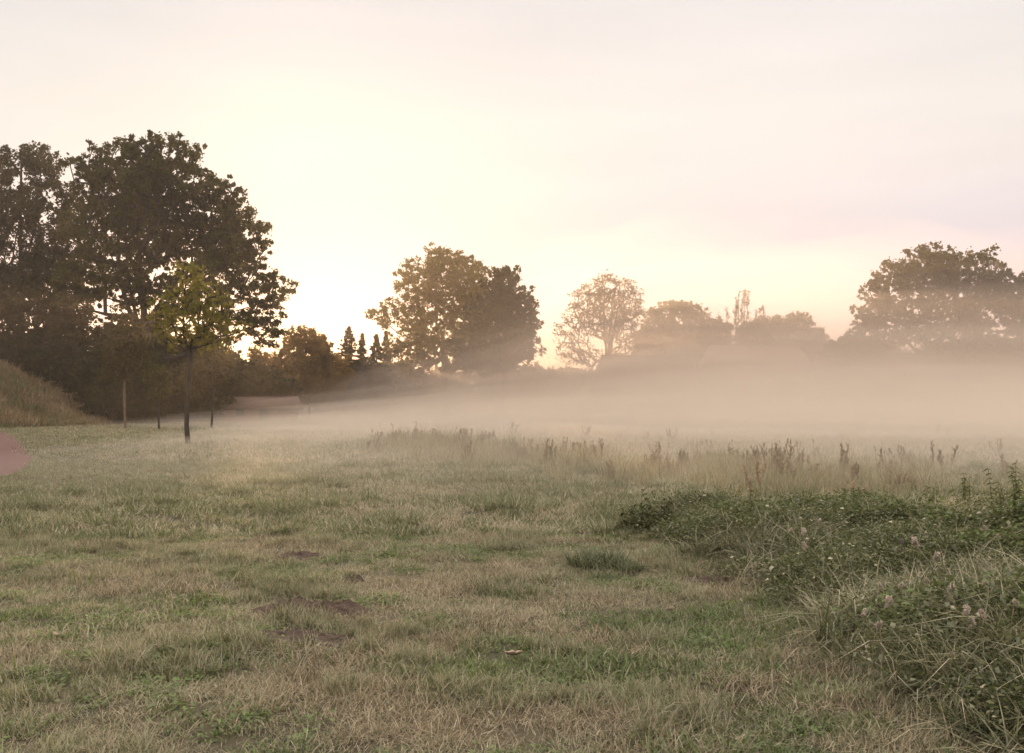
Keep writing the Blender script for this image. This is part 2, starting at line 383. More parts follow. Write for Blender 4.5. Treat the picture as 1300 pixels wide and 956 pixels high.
tree('bush', 'rounded tall bush glowing golden against the sun, right of the oak', 'bush', 392, 125,
     [(390, 452, 30, 30), (365, 466, 22, 20), (420, 470, 24, 20), (392, 490, 44, 22), (385, 430, 16, 14), (350, 500, 26, 14)], n=210, clump=.95, per=130, leaf=.22, mat=M_gold, maxr=.16, seed=31, r_tip=.02, flat=1.2, mind=.75)
tree('small_tree', 'small orange autumn tree standing low in the sun gap by the oak', 'tree', 338, 128,
     [(338, 462, 12, 12), (326, 452, 9, 9), (345, 475, 18, 12)], n=60, clump=.7, per=60, leaf=.2, mat=M_gold, maxr=.12, seed=33, r_tip=.02, mind=.6)
for k, (bx, D, top, hw, lab) in enumerate([(443, 132, 414, 15, 'tallest of the small spires right of the golden bush'), (460, 134, 423, 9, 'slim short conifer between two broader ones'),
                                        (478, 130, 424, 13, 'short broad conifer left of the large middle tree'), (490, 134, 420, 9, 'thin conifer under the left bough of the middle tree'),
                                        (410, 136, 424, 12, 'conifer spire rising behind the golden bush'), (275, 116, 432, 12, 'dark conifer tucked under the oak crown')]):
    conifer('conifer', lab, bx, D, top, hw, 40 + k, 'small conifers along the far edge')
tree('broadleaf_tree', 'large sunlit green and gold tree in the middle with a low left bough', 'tree', 563, 130,
     [(563, 350, 30, 34), (530, 365, 28, 30), (590, 348, 24, 28), (560, 330, 16, 16), (587, 330, 14, 12), (520, 345, 16, 14), (545, 400, 36, 36), (515, 405, 20, 22), (480, 397, 12, 12), (498, 388, 12, 9), (486, 412, 9, 9),
      (590, 400, 30, 40), (560, 445, 50, 30), (520, 450, 26, 26), (600, 370, 22, 28), (612, 345, 10, 12)], n=290, clump=1.05, per=120, leaf=.22, mat=M_yel, bark=M_bark_lt, fork_py=455, maxr=.42, seed=50, r_tip=.035, leaders=4, mind=.95)
tree('ivy_clad_tree', 'dense brown-green pointed tree joined to the right side of the large middle tree', 'tree', 640, 127,
     [(641, 362, 16, 22), (630, 385, 26, 26), (655, 388, 22, 24), (662, 412, 20, 26), (632, 425, 34, 34), (655, 440, 26, 22), (612, 400, 20, 30), (640, 350, 9, 11), (600, 440, 24, 30), (622, 455, 36, 18)],
     n=300, clump=.95, per=150, leaf=.23, mat=M_dark, fork_py=455, maxr=.4, seed=52, r_tip=.03, mind=.85, flat=.9)
tree('open_crowned_tree', 'thinly leaved tree with fanned bare branches behind the barn roof', 'tree', 771, 127,
     [(775, 370, 34, 22), (745, 388, 26, 26), (800, 385, 22, 26), (725, 420, 20, 22), (770, 400, 44, 36), (730, 445, 22, 20), (790, 425, 26, 28), (712, 430, 10, 14), (745, 455, 20, 12)],
     n=420, spr=1, clump=.7, per=20, leaf=.15, mat=M_dull, bark=M_bark, fork_py=452, maxr=.42, seed=56, r_tip=.034, leaders=7, mind=.7, flat=.9, expo=.36, up=.5, shell=.8)
tree('leafy_tree', 'low wide tree behind the barn roof right of the bare-branched tree', 'tree', 862, 134,
     [(862, 405, 30, 24), (835, 412, 18, 20), (888, 408, 20, 20), (850, 430, 40, 20), (890, 432, 26, 18), (905, 420, 12, 16), (822, 432, 14, 16)], n=230, clump=.85, per=85, leaf=.22, mat=M_yel, fork_py=450, maxr=.3, seed=57, r_tip=.03, mind=.8)
# wispy upright tree: long near-vertical rods
def wispy(name, label, bx, D, stems, seed, group=None, mat=M_yel, per=4):
    g = np.random.default_rng(seed); bX = px(bx, D); bZ = float(height(bX, D)) - .1; root = thing(name, label, 'tree', (bX, D, bZ), group)
    segs = []; cs = []
    for sx, top in stems:
        X1, Z1 = px(sx, D, top); X1 -= bX; Z1 -= bZ; p = np.array([X1 * .25, g.normal() * .2, 0.]); K = 12; y1 = g.normal() * .9
        pts = [np.array([X1 * (.25 + .75 * (t ** 1.4)), y1 * t, Z1 * t]) for t in np.linspace(0, 1, K + 1)]
        for j in range(K):
            segs.append((pts[j], pts[j + 1], .13 * (1 - j / K) + .02, .13 * (1 - (j + 1) / K) + .015))
            if j > 4:
                for q in range(5):
                    s = pts[j] + (pts[j + 1] - pts[j]) * g.random(); L_ = (1.7 * (1 - j / K) + .5) * (.6 + .6 * g.random()); a = g.random() * 6.283
                    e = s + np.array([math.cos(a) * L_ * .35, math.sin(a) * L_ * .35, L_]); segs.append((s, e, .03, .012)); cs += [s + (e - s) * t for t in (.4, .7, 1)]
    V, q = tubes(segs, 4); mesh_obj('trunk', V, q, M_bark_lt, root, True)
    cs = np.array(cs); V, q, tn = leaves(cs, np.full(len(cs), .22), per, .16, g, 1.4, 1.8); mesh_obj('crown', V, q, mat, root, attrs={'tone': tn}); return root
for k, (bx, top, w, lab) in enumerate([(908, 404, 22, 'bush filling the dip left of the upright whippy trees'), (957, 410, 20, 'bush standing between the two upright whippy trees'), (822, 420, 20, 'bush between the bare-branched tree and the low wide tree'), (1036, 428, 20, 'bush sloping down at the right end of the spiky-topped tree')]):
    tree('bush', lab, 'bush', bx, 128, [(bx - w * .4, top + 8, w * .5, 8), (bx + w * .5, top + 14, w * .5, 9), (bx, top + 24, w, 18), (bx + w * .1, top + 4, w * .25, 6)], n=110, clump=.6, per=60, leaf=.18, mat=M_dull, maxr=.12, seed=280 + k, group='bushes behind the barn roofs', r_tip=.02, mind=.55)
wispy('wispy_tree', 'tall thin tree of upright whippy stems above the barn roofs', 938, 130, [(937, 375), (945, 365), (930, 385), (951, 372), (922, 392), (944, 384), (957, 398), (915, 405), (934, 398)], 60, per=2)
wispy('wispy_tree', 'shorter tree of upright whippy stems right of the tallest one', 968, 131, [(962, 395), (970, 390), (976, 402), (955, 408), (984, 408)], 61, per=2)
tree('bushy_tree', 'low bushy tree with spiky top behind the higher barn roof', 'tree', 1000, 132,
     [(985, 418, 24, 14), (1012, 412, 16, 14), (1030, 430, 18, 14), (1000, 432, 44, 14), (965, 418, 12, 14), (1044, 438, 10, 8)], n=200, clump=.75, per=70, leaf=.2, mat=M_yel, fork_py=455, maxr=.2, seed=62, r_tip=.025, mind=.6, flat=1.2)
tree('broadleaf_tree', 'large rounded oak-like tree standing alone above the long roof at right', 'tree', 1172, 122,
     [(1175, 345, 36, 30), (1140, 352, 26, 22), (1210, 345, 28, 26), (1245, 340, 22, 20), (1250, 365, 24, 26), (1115, 372, 22, 18), (1150, 385, 40, 28), (1205, 385, 40, 30), (1105, 398, 22, 16), (1100, 415, 18, 10),
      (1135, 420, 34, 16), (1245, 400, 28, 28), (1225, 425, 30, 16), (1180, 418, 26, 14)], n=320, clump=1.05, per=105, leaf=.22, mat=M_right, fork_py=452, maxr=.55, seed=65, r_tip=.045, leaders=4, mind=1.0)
tree('broadleaf_tree', 'tree cut off by the right edge, touching the large rounded one', 'tree', 1305, 120,
     [(1290, 375, 30, 24), (1275, 360, 12, 12), (1300, 400, 30, 26), (1330, 380, 40, 40), (1282, 425, 16, 12), (1320, 430, 40, 18)], n=220, clump=.95, per=110, leaf=.25, mat=M_oak, fork_py=450, maxr=.4, seed=66, r_tip=.035, mind=.95)
for k, (bx, D, lb, lab) in enumerate([
    (1085, 118, [(1085, 436, 20, 10), (1070, 445, 22, 10), (1105, 440, 20, 10)], 'rounded shrub at the left foot of the large right-hand tree'),
    (1250, 117, [(1250, 440, 26, 12), (1220, 448, 26, 8), (1280, 446, 24, 8)], 'low shrub under the right side of the large right-hand tree')]):
    tree('shrub', lab, 'shrub', bx, D, lb, n=90, clump=.8, per=110, leaf=.24, mat=M_dark, maxr=.12, seed=70 + k, r_tip=.02, mind=.6)
# far belt that closes the horizon between the taller trees
HG = 'far bushes closing the horizon'
for k, (bx, top, w, lab) in enumerate([(886, 440, 30, 'far bush filling the gap between the first two barn roofs'), (1052, 440, 34, 'far bush filling the gap between the highest and the longest barn roof'),
                                     (1120, 438, 40, 'far bush behind the long roof, left of the big right-hand trunk'), (1215, 436, 44, 'far bush behind the long roof, right of the big right-hand trunk'), (1290, 438, 40, 'far bush behind the long roof at the right edge')]):
    tree('bush', lab, 'bush', bx, 139, [(bx - w * .5, top + 8, w * .5, 8), (bx + w * .4, top + 9, w * .5, 8), (bx, top + 20, w, 18)], n=110, clump=.9, per=120, leaf=.24, mat=M_dark, maxr=.12, seed=180 + k, group=HG, r_tip=.02, mind=.7)
for k, (bx, top, w, lab) in enumerate([(440, 462, 44, 'far bush below the conifer spires'), (500, 462, 40, 'far bush below the left bough of the middle tree'), (575, 468, 46, 'far bush at the foot of the large middle tree'),
                                     (655, 464, 44, 'far bush at the foot of the dense pointed tree'), (712, 468, 34, 'far low bush in the bright gap before the barn'), (372, 478, 34, 'far bush below the golden bush'),
                                     (755, 472, 26, 'far bush against the left end of the barn')]):
    tree('bush', lab, 'bush', bx, 138 + (k % 3) * 3, [(bx - w * .4, top + 14, w * .55, 12), (bx + w * .4, top + 13, w * .55, 11), (bx, top + 22, w, 20), (bx, top + 40, w * 1.1, 16)], n=150, clump=1.0, per=100, leaf=.28,
         mat=M_dark, maxr=.12, seed=80 + k, group=HG, r_tip=.02, mind=.75)
# young planted trees
tree('young_tree', 'young tree with a bare slender trunk and yellow-green crown standing nearest, out in the meadow', 'tree', 239, 43,
     [(243, 375, 26, 22), (242, 350, 16, 12), (215, 390, 22, 16), (270, 390, 24, 18), (240, 405, 40, 20), (205, 418, 14, 12), (280, 415, 22, 14), (240, 430, 40, 12), (236, 345, 8, 10)],
     n=85, clump=.42, per=14, leaf=.12, mat=M_young, fork_py=462, maxr=.105, seed=90, group=G_YOUNG, r_tip=.01, leaders=1, spr=1, mind=.44, flat=.45, side=8)
tree('young_tree', 'thin pale-stemmed young tree left of the nearest one, before the dark wood', 'tree', 160, 76,
     [(163, 432, 24, 20), (158, 455, 26, 20), (165, 410, 10, 14), (150, 475, 22, 10)], n=100, clump=.5, per=22, leaf=.15, mat=M_dull, bark=M_bark_lt, fork_py=482, maxr=.09, seed=91, group=G_YOUNG, r_tip=.012, leaders=1, mind=.45, flat=.7)
tree('young_tree', 'small dark-stemmed young tree between two thicker ones', 'tree', 202, 72,
     [(202, 478, 14, 12), (203, 495, 14, 8)], n=34, clump=.35, per=18, leaf=.14, mat=M_oak, fork_py=500, maxr=.07, seed=92, group=G_YOUNG, r_tip=.012, leaders=1, mind=.35)
tree('young_tree', 'young tree with rusty low crown just right of the nearest one', 'tree', 268, 80,
     [(262, 470, 26, 20), (245, 490, 20, 16), (280, 465, 14, 16), (262, 450, 14, 12)], n=90, clump=.5, per=24, leaf=.15, mat=M_dull, fork_py=495, maxr=.08, seed=93, group=G_YOUNG, r_tip=.012, leaders=1, mind=.45, flat=.7)

# ------------------------------------------------------------------ buildings
M_wall = plain_mat('brick_wall', (.24, .12, .085), (.32, .18, .12), 2, .9, .3)
M_roof = plain_mat('roof_tiles', (.09, .06, .05), (.14, .09, .07), 1.5, .85, .5, 6, 8)
M_roof2 = plain_mat('red_roof_tiles', (.10, .065, .05), (.14, .09, .07), 1.5, .85, .4, 6, 8)
M_glass = plain_mat('window_glass', (.03, .035, .04), (.05, .055, .06), 1, .15)
M_wood = plain_mat('painted_wood', (.10, .085, .07), (.14, .12, .10), 3, .7)
def boxv(x0, x1, y0, y1, z0, z1):
    v = [(x, y, z) for z in (z0, z1) for x, y in ((x0, y0), (x1, y0), (x1, y1), (x0, y1))]
    return v, [(0, 3, 2, 1), (4, 5, 6, 7), (0, 1, 5, 4), (1, 2, 6, 5), (2, 3, 7, 6), (3, 0, 4, 7)]
def boxes(name, bl, mat, parent):
    V = []; Q = []
    for b in bl:
        v, f = boxv(*b); Q += [tuple(i + len(V) for i in q) for q in f]; V += v
    return mesh_obj(name, np.array(V), np.array(Q), mat, parent)
def building(name, label, cat, x0, x1, D, depth, ridge_py, eave, hip0, hip1, rmat, windows, doors, chim=()):
    X0, X1 = px(x0, D), px(x1, D); Wd = X1 - X0; rz = px(0, D, ridge_py)[1]
    r = thing(name, label, cat, (X0, D, 0))
    boxes('wall', [(0, Wd, 0, depth, -.3, eave)], M_wall, r)
    e = .45; t = .22
    a = [(-e, -e, eave - .1), (Wd + e, -e, eave - .1), (Wd + e, depth + e, eave - .1), (-e, depth + e, eave - .1), (hip0 - e * (hip0 == 0), depth / 2, rz), (Wd - hip1 + e * (hip1 == 0), depth / 2, rz)]
    lo = [(x, y, z - t) for x, y, z in a[:4]]
    V = a + lo
    M_ = [(0, 1, 5, 4), (2, 3, 4, 5), (6, 9, 8, 7), (0, 6, 7, 1), (1, 7, 8, 2), (2, 8, 9, 3), (3, 9, 6, 0)]
    rf = mesh_obj('roof', np.array(V), [np.array(M_), np.array([(0, 4, 3), (1, 2, 5)])], rmat, r)
    boxes('ridge', [(hip0, Wd - hip1, depth / 2 - .14, depth / 2 + .14, rz - .08, rz + .07)], rmat, rf)
    for cx_, in chim: boxes('chimney', [(cx_, cx_ + .8, depth / 2 + .3, depth / 2 + 1.0, rz - 1.0, rz + .05)], M_wall, rf)
    for wx, wz, ww, wh in windows:
        w = boxes('window', [(wx, wx + ww, -.03, .04, wz, wz + wh)], M_glass, r)
        boxes('frame', [(wx - .08, wx, -.07, .02, wz - .08, wz + wh + .08), (wx + ww, wx + ww + .08, -.07, .02, wz - .08, wz + wh + .08), (wx, wx + ww, -.07, .02, wz + wh, wz + wh + .08), (wx, wx + ww, -.07, .02, wz - .08, wz), (wx + ww / 2 - .03, wx + ww / 2 + .03, -.06, -.031, wz, wz + wh)], M_wood, w)
    for dx, dw, dh in doors: boxes('door', [(dx, dx + dw, -.06, .03, 0, dh)], M_wood, r)
    return r
building('barn', 'barn with a level ridge and sloping left roof end, half sunk in mist', 'barn', 752, 884, 116, 7, 449, 3.4, 1.4, 0, M_roof, [(2, 1.1, 1.2, 1.2), (5, 1.1, 1.2, 1.2)], [(8, 2.6, 2.6)])
building('barn', 'tallest of the misty barn roofs, below the wispy upright trees', 'barn', 888, 1052, 121, 9, 434, 4.2, 2.2, 2.6, M_roof, [(3, 1.2, 1.2, 1.3), (11, 1.2, 1.2, 1.3)], [(6.5, 3, 3)])
building('barn', 'longest low roof running out of frame below the large right-hand tree', 'barn', 1054, 1400, 114, 8, 447, 3.4, 0, 0, M_roof, [(3 + 4 * k, 1.1, 1.2, 1.2) for k in range(6)], [(1, 1.1, 2.1), (27.5, 2.6, 2.6)])
building('shed', 'low shed with a faint reddish roof beneath the far bushes right of the young trees', 'shed', 282, 368, 106, 4, 503, 1.9, 0, 0, M_roof2, [(1.5, .9, .8, .7)], [(4, .9, 1.7)])

# ------------------------------------------------------------------ grass and weeds (instanced tufts)
def blade_mesh(name, n, rad, lmin, lmax, w, bend, g, mats, weights, seg=3, link=False, lean=.25, mesh_only=False, thick=1.0, center=(0, 0)):
    """many arching blades in one mesh; material index picked by weights"""
    a0 = g.random(n) * 6.283; rr = rad * np.sqrt(g.random(n)); bx = np.cos(a0) * rr + center[0]; by = np.sin(a0) * rr + center[1]
    Lh = lmin + (lmax - lmin) * g.random(n) ** 1.4; th = g.random(n) * 6.283; bd = bend * (.3 + g.random(n)); le = lean * (.2 + g.random(n))
    dx, dy = np.cos(th), np.sin(th); sx, sy = -dy, dx
    V = []; tw = g.normal(size=n) * .5
    for k in range(seg + 1):
        t = k / seg; ang = le + bd * t
        hz = Lh * (t * np.sin(le) + bd * t * t * .5); vz = Lh * np.maximum(t * np.cos(le) - bd * bd * t * t * t * .28, .0)
        ww = w * (1 - t ** 1.6 * .95) * (.7 + .6 * g.random(n) * 0 + .3) * thick
        ca, sa = np.cos(tw * t), np.sin(tw * t)
        px_ = bx + dx * hz; py_ = by + dy * hz
        wx = (sx * ca + dx * sa) * ww * .5; wy = (sy * ca + dy * sa) * ww * .5
        V.append(np.stack([px_ - wx, py_ - wy, vz - .01], 1)); V.append(np.stack([px_ + wx, py_ + wy, vz - .01 + ww * .1], 1))
    V = np.stack(V, 1).reshape(-1, 3); b = (np.arange(n) * (2 * seg + 2))[:, None]
    q = np.concatenate([np.stack([b[:, 0] + 2 * k, b[:, 0] + 2 * k + 1, b[:, 0] + 2 * k + 3, b[:, 0] + 2 * k + 2], 1)[:, None] for k in range(seg)], 1).reshape(-1, 4)
    tone = np.repeat(g.random(n), 2 * seg + 2)
    mi = np.repeat(g.choice(len(mats), size=n, p=np.array(weights) / sum(weights)), seg)
    if mesh_only: return V, q, tone, mi
    o = mesh_obj(name, V, q, mats, attrs={'tone': tone}, link=link, smooth=True)
    o.data.polygons.foreach_set('material_index', mi.astype(np.int32)); return o

M_straw = leaf_mat('dry_grass', [(.30, .25, .16), (.41, .35, .24), (.56, .50, .38)], .3, None, .8)
M_grass = leaf_mat('green_grass', [(.075, .095, .036), (.125, .145, .06), (.21, .225, .12)], .35, (.16, .2, .05), .6, .04)
M_dew = leaf_mat('dewy_grass', [(.22, .215, .12), (.33, .31, .18), (.48, .44, .30)], .35, None, .5, .05)
M_lush = leaf_mat('lush_grass', [(.055, .07, .026), (.10, .115, .042), (.22, .23, .13)], .3, (.12, .16, .05), 2.5, .05)
M_mound = leaf_mat('rust_grass', [(.20, .13, .08), (.29, .20, .12), (.40, .30, .18)], .3, None, .3)
M_darkweed = leaf_mat('dark_weed_leaves', [(.035, .042, .02), (.05, .058, .025), (.08, .08, .04)], .2, None, 3)  # darker brown-green leaf colour of the weeds at the bank tip
M_fresh = leaf_mat('fresh_grass', [(.09, .15, .035), (.13, .2, .05), (.19, .26, .08)], .4, (.2, .3, .06), 1.5, .04)
M_dock = leaf_mat('dock_seed', [(.31, .25, .18), (.40, .325, .245), (.49, .41, .31)], .25, None, 1.5)
M_stalk = leaf_mat('tall_stalks', [(.27, .23, .13), (.37, .31, .19), (.48, .41, .28)], .35, None, .6)
M_fluff = leaf_mat('seed_fluff', [(.50, .42, .34), (.60, .52, .44), (.70, .62, .54)], .4, None, 5)
M_purple = leaf_mat('purple_flower', [(.24, .17, .24), (.30, .22, .30), (.36, .28, .36)], .3, None, 5)
M_deadleaf = leaf_mat('dead_leaf', [(.22, .15, .10), (.40, .30, .22), (.45, .36, .27)], .2, None, 60)

def broadleaf_cluster(g, n, rad, hgt, size, mats, weights, stems=True):
    V = []; Q = []; T = []; MI = []
    cent = np.stack([g.normal(size=n) * rad * .6, g.normal(size=n) * rad * .6, hgt * (.25 + .75 * g.random(n))], 1)
    a = g.random(n) * 6.283; dr = .5 * g.normal(size=n) - .2; s = size * (.6 + .8 * g.random(n))
    u = np.stack([np.cos(a) * np.cos(dr), np.sin(a) * np.cos(dr), np.sin(dr)], 1); w = np.stack([-np.sin(a), np.cos(a), g.normal(size=n) * .3], 1)
    up = np.cross(u, w)
    p0 = cent; p1 = cent + u * (s * .45)[:, None] + up * (s * .08)[:, None]; p2 = cent + u * s[:, None] - up * (s * .1)[:, None]
    V = np.stack([p0, p1 - w * (s * .3)[:, None], p1, p1 + w * (s * .3)[:, None], p2], 1).reshape(-1, 3)
    b = np.arange(n) * 5
    Q = np.concatenate([np.stack([b, b + 1, b + 2], 1), np.stack([b, b + 2, b + 3], 1), np.stack([b + 1, b + 4, b + 2], 1), np.stack([b + 2, b + 4, b + 3], 1)])
    mi = np.tile(g.choice(len(mats), n, p=weights), 4)
    return V, Q, np.repeat(g.random(n), 5), mi
def leafy_variant(g, n, rad, hgt, size, mats, weights):
    V, Q, T, mi = broadleaf_cluster(g, n, rad, hgt, size, mats, weights)
    o = mesh_obj('tuft', V, Q, mats, attrs={'tone': T}, link=False); o.data.polygons.foreach_set('material_index', mi.astype(np.int32)); return o
M_deadstalk = leaf_mat('dead_stalks', [(.13, .10, .065), (.19, .15, .10), (.27, .225, .16)], .2, None, 2)
def variants(colname, objs):
    c = bpy.data.collections.new(colname)
    for o in objs: c.objects.link(o)
    return c
def scatter(name, pts, scl, coll, idx, g, label, cat, tilt=.12):
    me = bpy.data.meshes.new(name); n = len(pts); me.vertices.add(n); me.vertices.foreach_set('co', np.asarray(pts, np.float32).ravel())
    a = me.attributes.new('rot', 'FLOAT_VECTOR', 'POINT'); rot = np.stack([g.normal(size=n) * tilt, g.normal(size=n) * tilt, g.random(n) * 6.283], 1).astype(np.float32); a.data.foreach_set('vector', rot.ravel())
    a = me.attributes.new('scl', 'FLOAT', 'POINT'); a.data.foreach_set('value', np.asarray(scl, np.float32))
    a = me.attributes.new('idx', 'INT', 'POINT'); a.data.foreach_set('value', np.asarray(idx, np.int32))
    o = bpy.data.objects.new(name, me); C.objects.link(o)
    ng = bpy.data.node_groups.new(name + '_nodes', 'GeometryNodeTree')
    ng.interface.new_socket('Geometry', in_out='INPUT', socket_type='NodeSocketGeometry'); ng.interface.new_socket('Geometry', in_out='OUTPUT', socket_type='NodeSocketGeometry')
    n_ = ng.nodes.new; gi = n_('NodeGroupInput'); go = n_('NodeGroupOutput'); ip = n_('GeometryNodeInstanceOnPoints'); ci = n_('GeometryNodeCollectionInfo')
    ci.inputs[0].default_value = coll; ci.inputs['Separate Children'].default_value = True; ci.inputs['Reset Children'].default_value = True
    def na(nm, typ):
        x = n_('GeometryNodeInputNamedAttribute'); x.data_type = typ; x.inputs[0].default_value = nm
        return [s for s in x.outputs if s.enabled and s.name == 'Attribute'][0]
    l = ng.links.new
    l(gi.outputs[0], ip.inputs['Points']); l(ci.outputs[0], ip.inputs['Instance']); ip.inputs['Pick Instance'].default_value = True
    l(na('idx', 'INT'), ip.inputs['Instance Index'])
    er = n_('FunctionNodeEulerToRotation'); l(na('rot', 'FLOAT_VECTOR'), er.inputs[0]); l(er.outputs[0], ip.inputs['Rotation'])
    l(na('scl', 'FLOAT'), ip.inputs['Scale']); l(ip.outputs[0], go.inputs[0])
    md = o.modifiers.new('scatter', 'NODES'); md.node_group = ng
    tag(o, label, cat, kind='stuff'); return o

g = np.random.default_rng(11)
def mk(prefix, k, *a, **kw): return [blade_mesh('%s_tuft' % prefix, *a, g=g, **kw) for _ in range(k)]
# names of collections sort alphabetically: a..z gives the index order
near = variants('near_tufts', [])
def add_variants(coll, objs):
    base = len(coll.objects)
    for i, o in enumerate(objs):
        o.name = 'tuft_%03d' % (base + i); coll.objects.link(o)
    return list(range(base, base + len(objs)))
iS = add_variants(near, mk('s', 3, n=80, rad=.13, lmin=.025, lmax=.08, w=.0042, bend=1.6, mats=[M_straw, M_dew, M_grass], weights=[.50, .28, .22], lean=.8))
iM = add_variants(near, mk('m', 3, n=76, rad=.13, lmin=.025, lmax=.09, w=.0048, bend=1.3, mats=[M_straw, M_dew, M_grass], weights=[.25, .50, .25], lean=.5))
iG = add_variants(near, mk('g', 3, n=50, rad=.12, lmin=.03, lmax=.10, w=.0085, bend=1.3, mats=[M_fresh, M_grass, M_dew], weights=[.30, .55, .15], lean=.6))
iT = add_variants(near, mk('t', 3, n=90, rad=.07, lmin=.06, lmax=.17, w=.0045, bend=1.2, mats=[M_grass, M_dew, M_straw], weights=[.45, .35, .2], lean=.35))
iB = add_variants(near, [leafy_variant(g, 60, .09, .035, .024, [M_fresh, M_grass], [.55, .45]) for _ in range(2)] + mk('d', 2, n=70, rad=.14, lmin=.04, lmax=.12, w=.005, bend=.8, mats=[M_deadstalk, M_straw], weights=[.35, .65], lean=1.45))
midc = variants('mid_tufts', [])
jS = add_variants(midc, mk('s', 3, n=60, rad=.26, lmin=.05, lmax=.14, w=.011, bend=1.3, mats=[M_straw, M_dew, M_grass], weights=[.55, .35, .10], lean=.6))
jM = add_variants(midc, mk('m', 3, n=60, rad=.26, lmin=.05, lmax=.15, w=.012, bend=1.2, mats=[M_straw, M_dew, M_grass], weights=[.15, .60, .25], lean=.5))
jG = add_variants(midc, mk('g', 3, n=60, rad=.22, lmin=.06, lmax=.17, w=.013, bend=1.2, mats=[M_grass, M_dew, M_straw], weights=[.6, .3, .1], lean=.5))
jT = add_variants(midc, mk('t', 3, n=110, rad=.15, lmin=.10, lmax=.30, w=.010, bend=1.4, mats=[M_grass, M_dew, M_straw], weights=[.62, .28, .1], lean=.5))
farc = variants('far_tufts', [])
kM = add_variants(farc, mk('m', 4, n=50, rad=.75, lmin=.07, lmax=.2, w=.035, bend=1.1, mats=[M_straw, M_dew, M_grass], weights=[.3, .6, .1], lean=.5, seg=2))
kT = add_variants(farc, mk('t', 2, n=90, rad=.34, lmin=.12, lmax=.34, w=.024, bend=1.3, mats=[M_grass, M_dew], weights=[.6, .4], lean=.5, seg=2))
kG = add_variants(farc, mk('g', 2, n=50, rad=.7, lmin=.06, lmax=.16, w=.035, bend=1.1, mats=[M_grass, M_dew], weights=[.65, .35], lean=.5, seg=2))

def wedge(d0, d1, dens, half=.62, extra=3.5):
    """random points on the ground in a wedge wider than the view; dens per m2"""
    area = (d1 - d0) * (2 * extra + half * (d0 + d1)); n = int(area * dens)
    y = d0 + (d1 - d0) * rng.random(int(n * 1.8)); w = extra + half * y; keep = rng.random(len(y)) < w / (extra + half * d1); y = y[keep][:n]
    x = (rng.random(len(y)) * 2 - 1) * (extra + half * y); return x, y
SOIL = [(px(386, 11.0), 10.7, .34, .20), (px(380, 7.6), 7.75, .58, .28), (px(905, 9.2), 9.2, .42, .22), (px(455, 9.5), 9.2, .14, .12), (px(738, 12.6), 12.6, .25, .18), (px(400, 6.9), 6.85, .55, .2)]
def soil_mask(x, y):
    m = np.zeros(len(x))
    for sx, sy, rx, ry in SOIL: m = np.maximum(m, (((x - sx) / rx) ** 2 + ((y - sy) / ry) ** 2) < .62 + .7 * (vnoise(x * 6, y * 6, 4) - .5))
    return m > 0
def choose(x, y, s, m_, g_, t_=None):
    a = fbm(x * .55, y * .55, 31) + .25 * (fbm(x * 2.2, y * 2.2, 33) - .5); b = fbm(x * .8 + 50, y * .8, 37)
    u = rng.random(len(x)); idx = np.array(s)[rng.integers(0, len(s), len(x))]
    a = a + .09 * sm(6, 11, y); mm = (a + .35 * (u - .5)) > .46; idx = np.where(mm, np.array(m_)[rng.integers(0, len(m_), len(x))], idx)
    gg = (b + .3 * (rng.random(len(x)) - .5) + .07 * sm(9, 6, y)) > .60; idx = np.where(gg, np.array(g_)[rng.integers(0, len(g_), len(x))], idx)
    if t_:
        tt = (fbm(x * 1.15 + 9, y * 1.15, 41, 2) > .63) & (rng.random(len(x)) < .55); idx = np.where(tt, np.array(t_)[rng.integers(0, len(t_), len(x))], idx)
    return idx
def meadow(name, d0, d1, dens, coll, s, m_, g_, t_, sc, label, bankcut=True):
    x, y = wedge(d0, d1, dens); ok = (path_dist(x, y) > -.1) & ~soil_mask(x, y)
    if bankcut: ok &= bank_mask(x, y) < .5
    if d1 > 70: ok &= hill_h(x, y) < .0
    x = x[ok]; y = y[ok]; idx = choose(x, y, s, m_, g_, t_)
    if coll is near:
        q = fbm(x * 1.6, y * 1.6, 83); idx = np.where((q > .60) & (rng.random(len(x)) < .42), np.array(iB[:2])[rng.integers(0, 2, len(x))], idx); idx = np.where((q < .38) & (rng.random(len(x)) < .6), np.array(iB[2:])[rng.integers(0, 2, len(x))], idx)
    green = sm(7, 1, path_dist(x, y)) * sm(12, 22, y)       # mown green strip beside the path
    idx = np.where(rng.random(len(x)) < green * .8, np.array(g_)[rng.integers(0, len(g_), len(x))], idx)
    s_ = sc * (.7 + .7 * fbm(x * 1.1, y * 1.1, 55)) * (.8 + .4 * rng.random(len(x))) * (1 - .35 * green)
    return scatter(name, np.stack([x, y, height(x, y)], 1), s_, coll, idx, rng, label, 'grass')
meadow('grass', 3.6, 13, 130, near, iS, iM, iG, iT, 1.0, 'short dry and green meadow grass closest to the viewer')
meadow('grass', 12.5, 30, 30, midc, jS, jM, jG, jT, 1.0, 'pale dewy meadow grass in the middle distance')
meadow('grass', 29, 110, 3.0, farc, kM, kM, kG, kT, 1.0, 'far meadow grass fading into the mist')

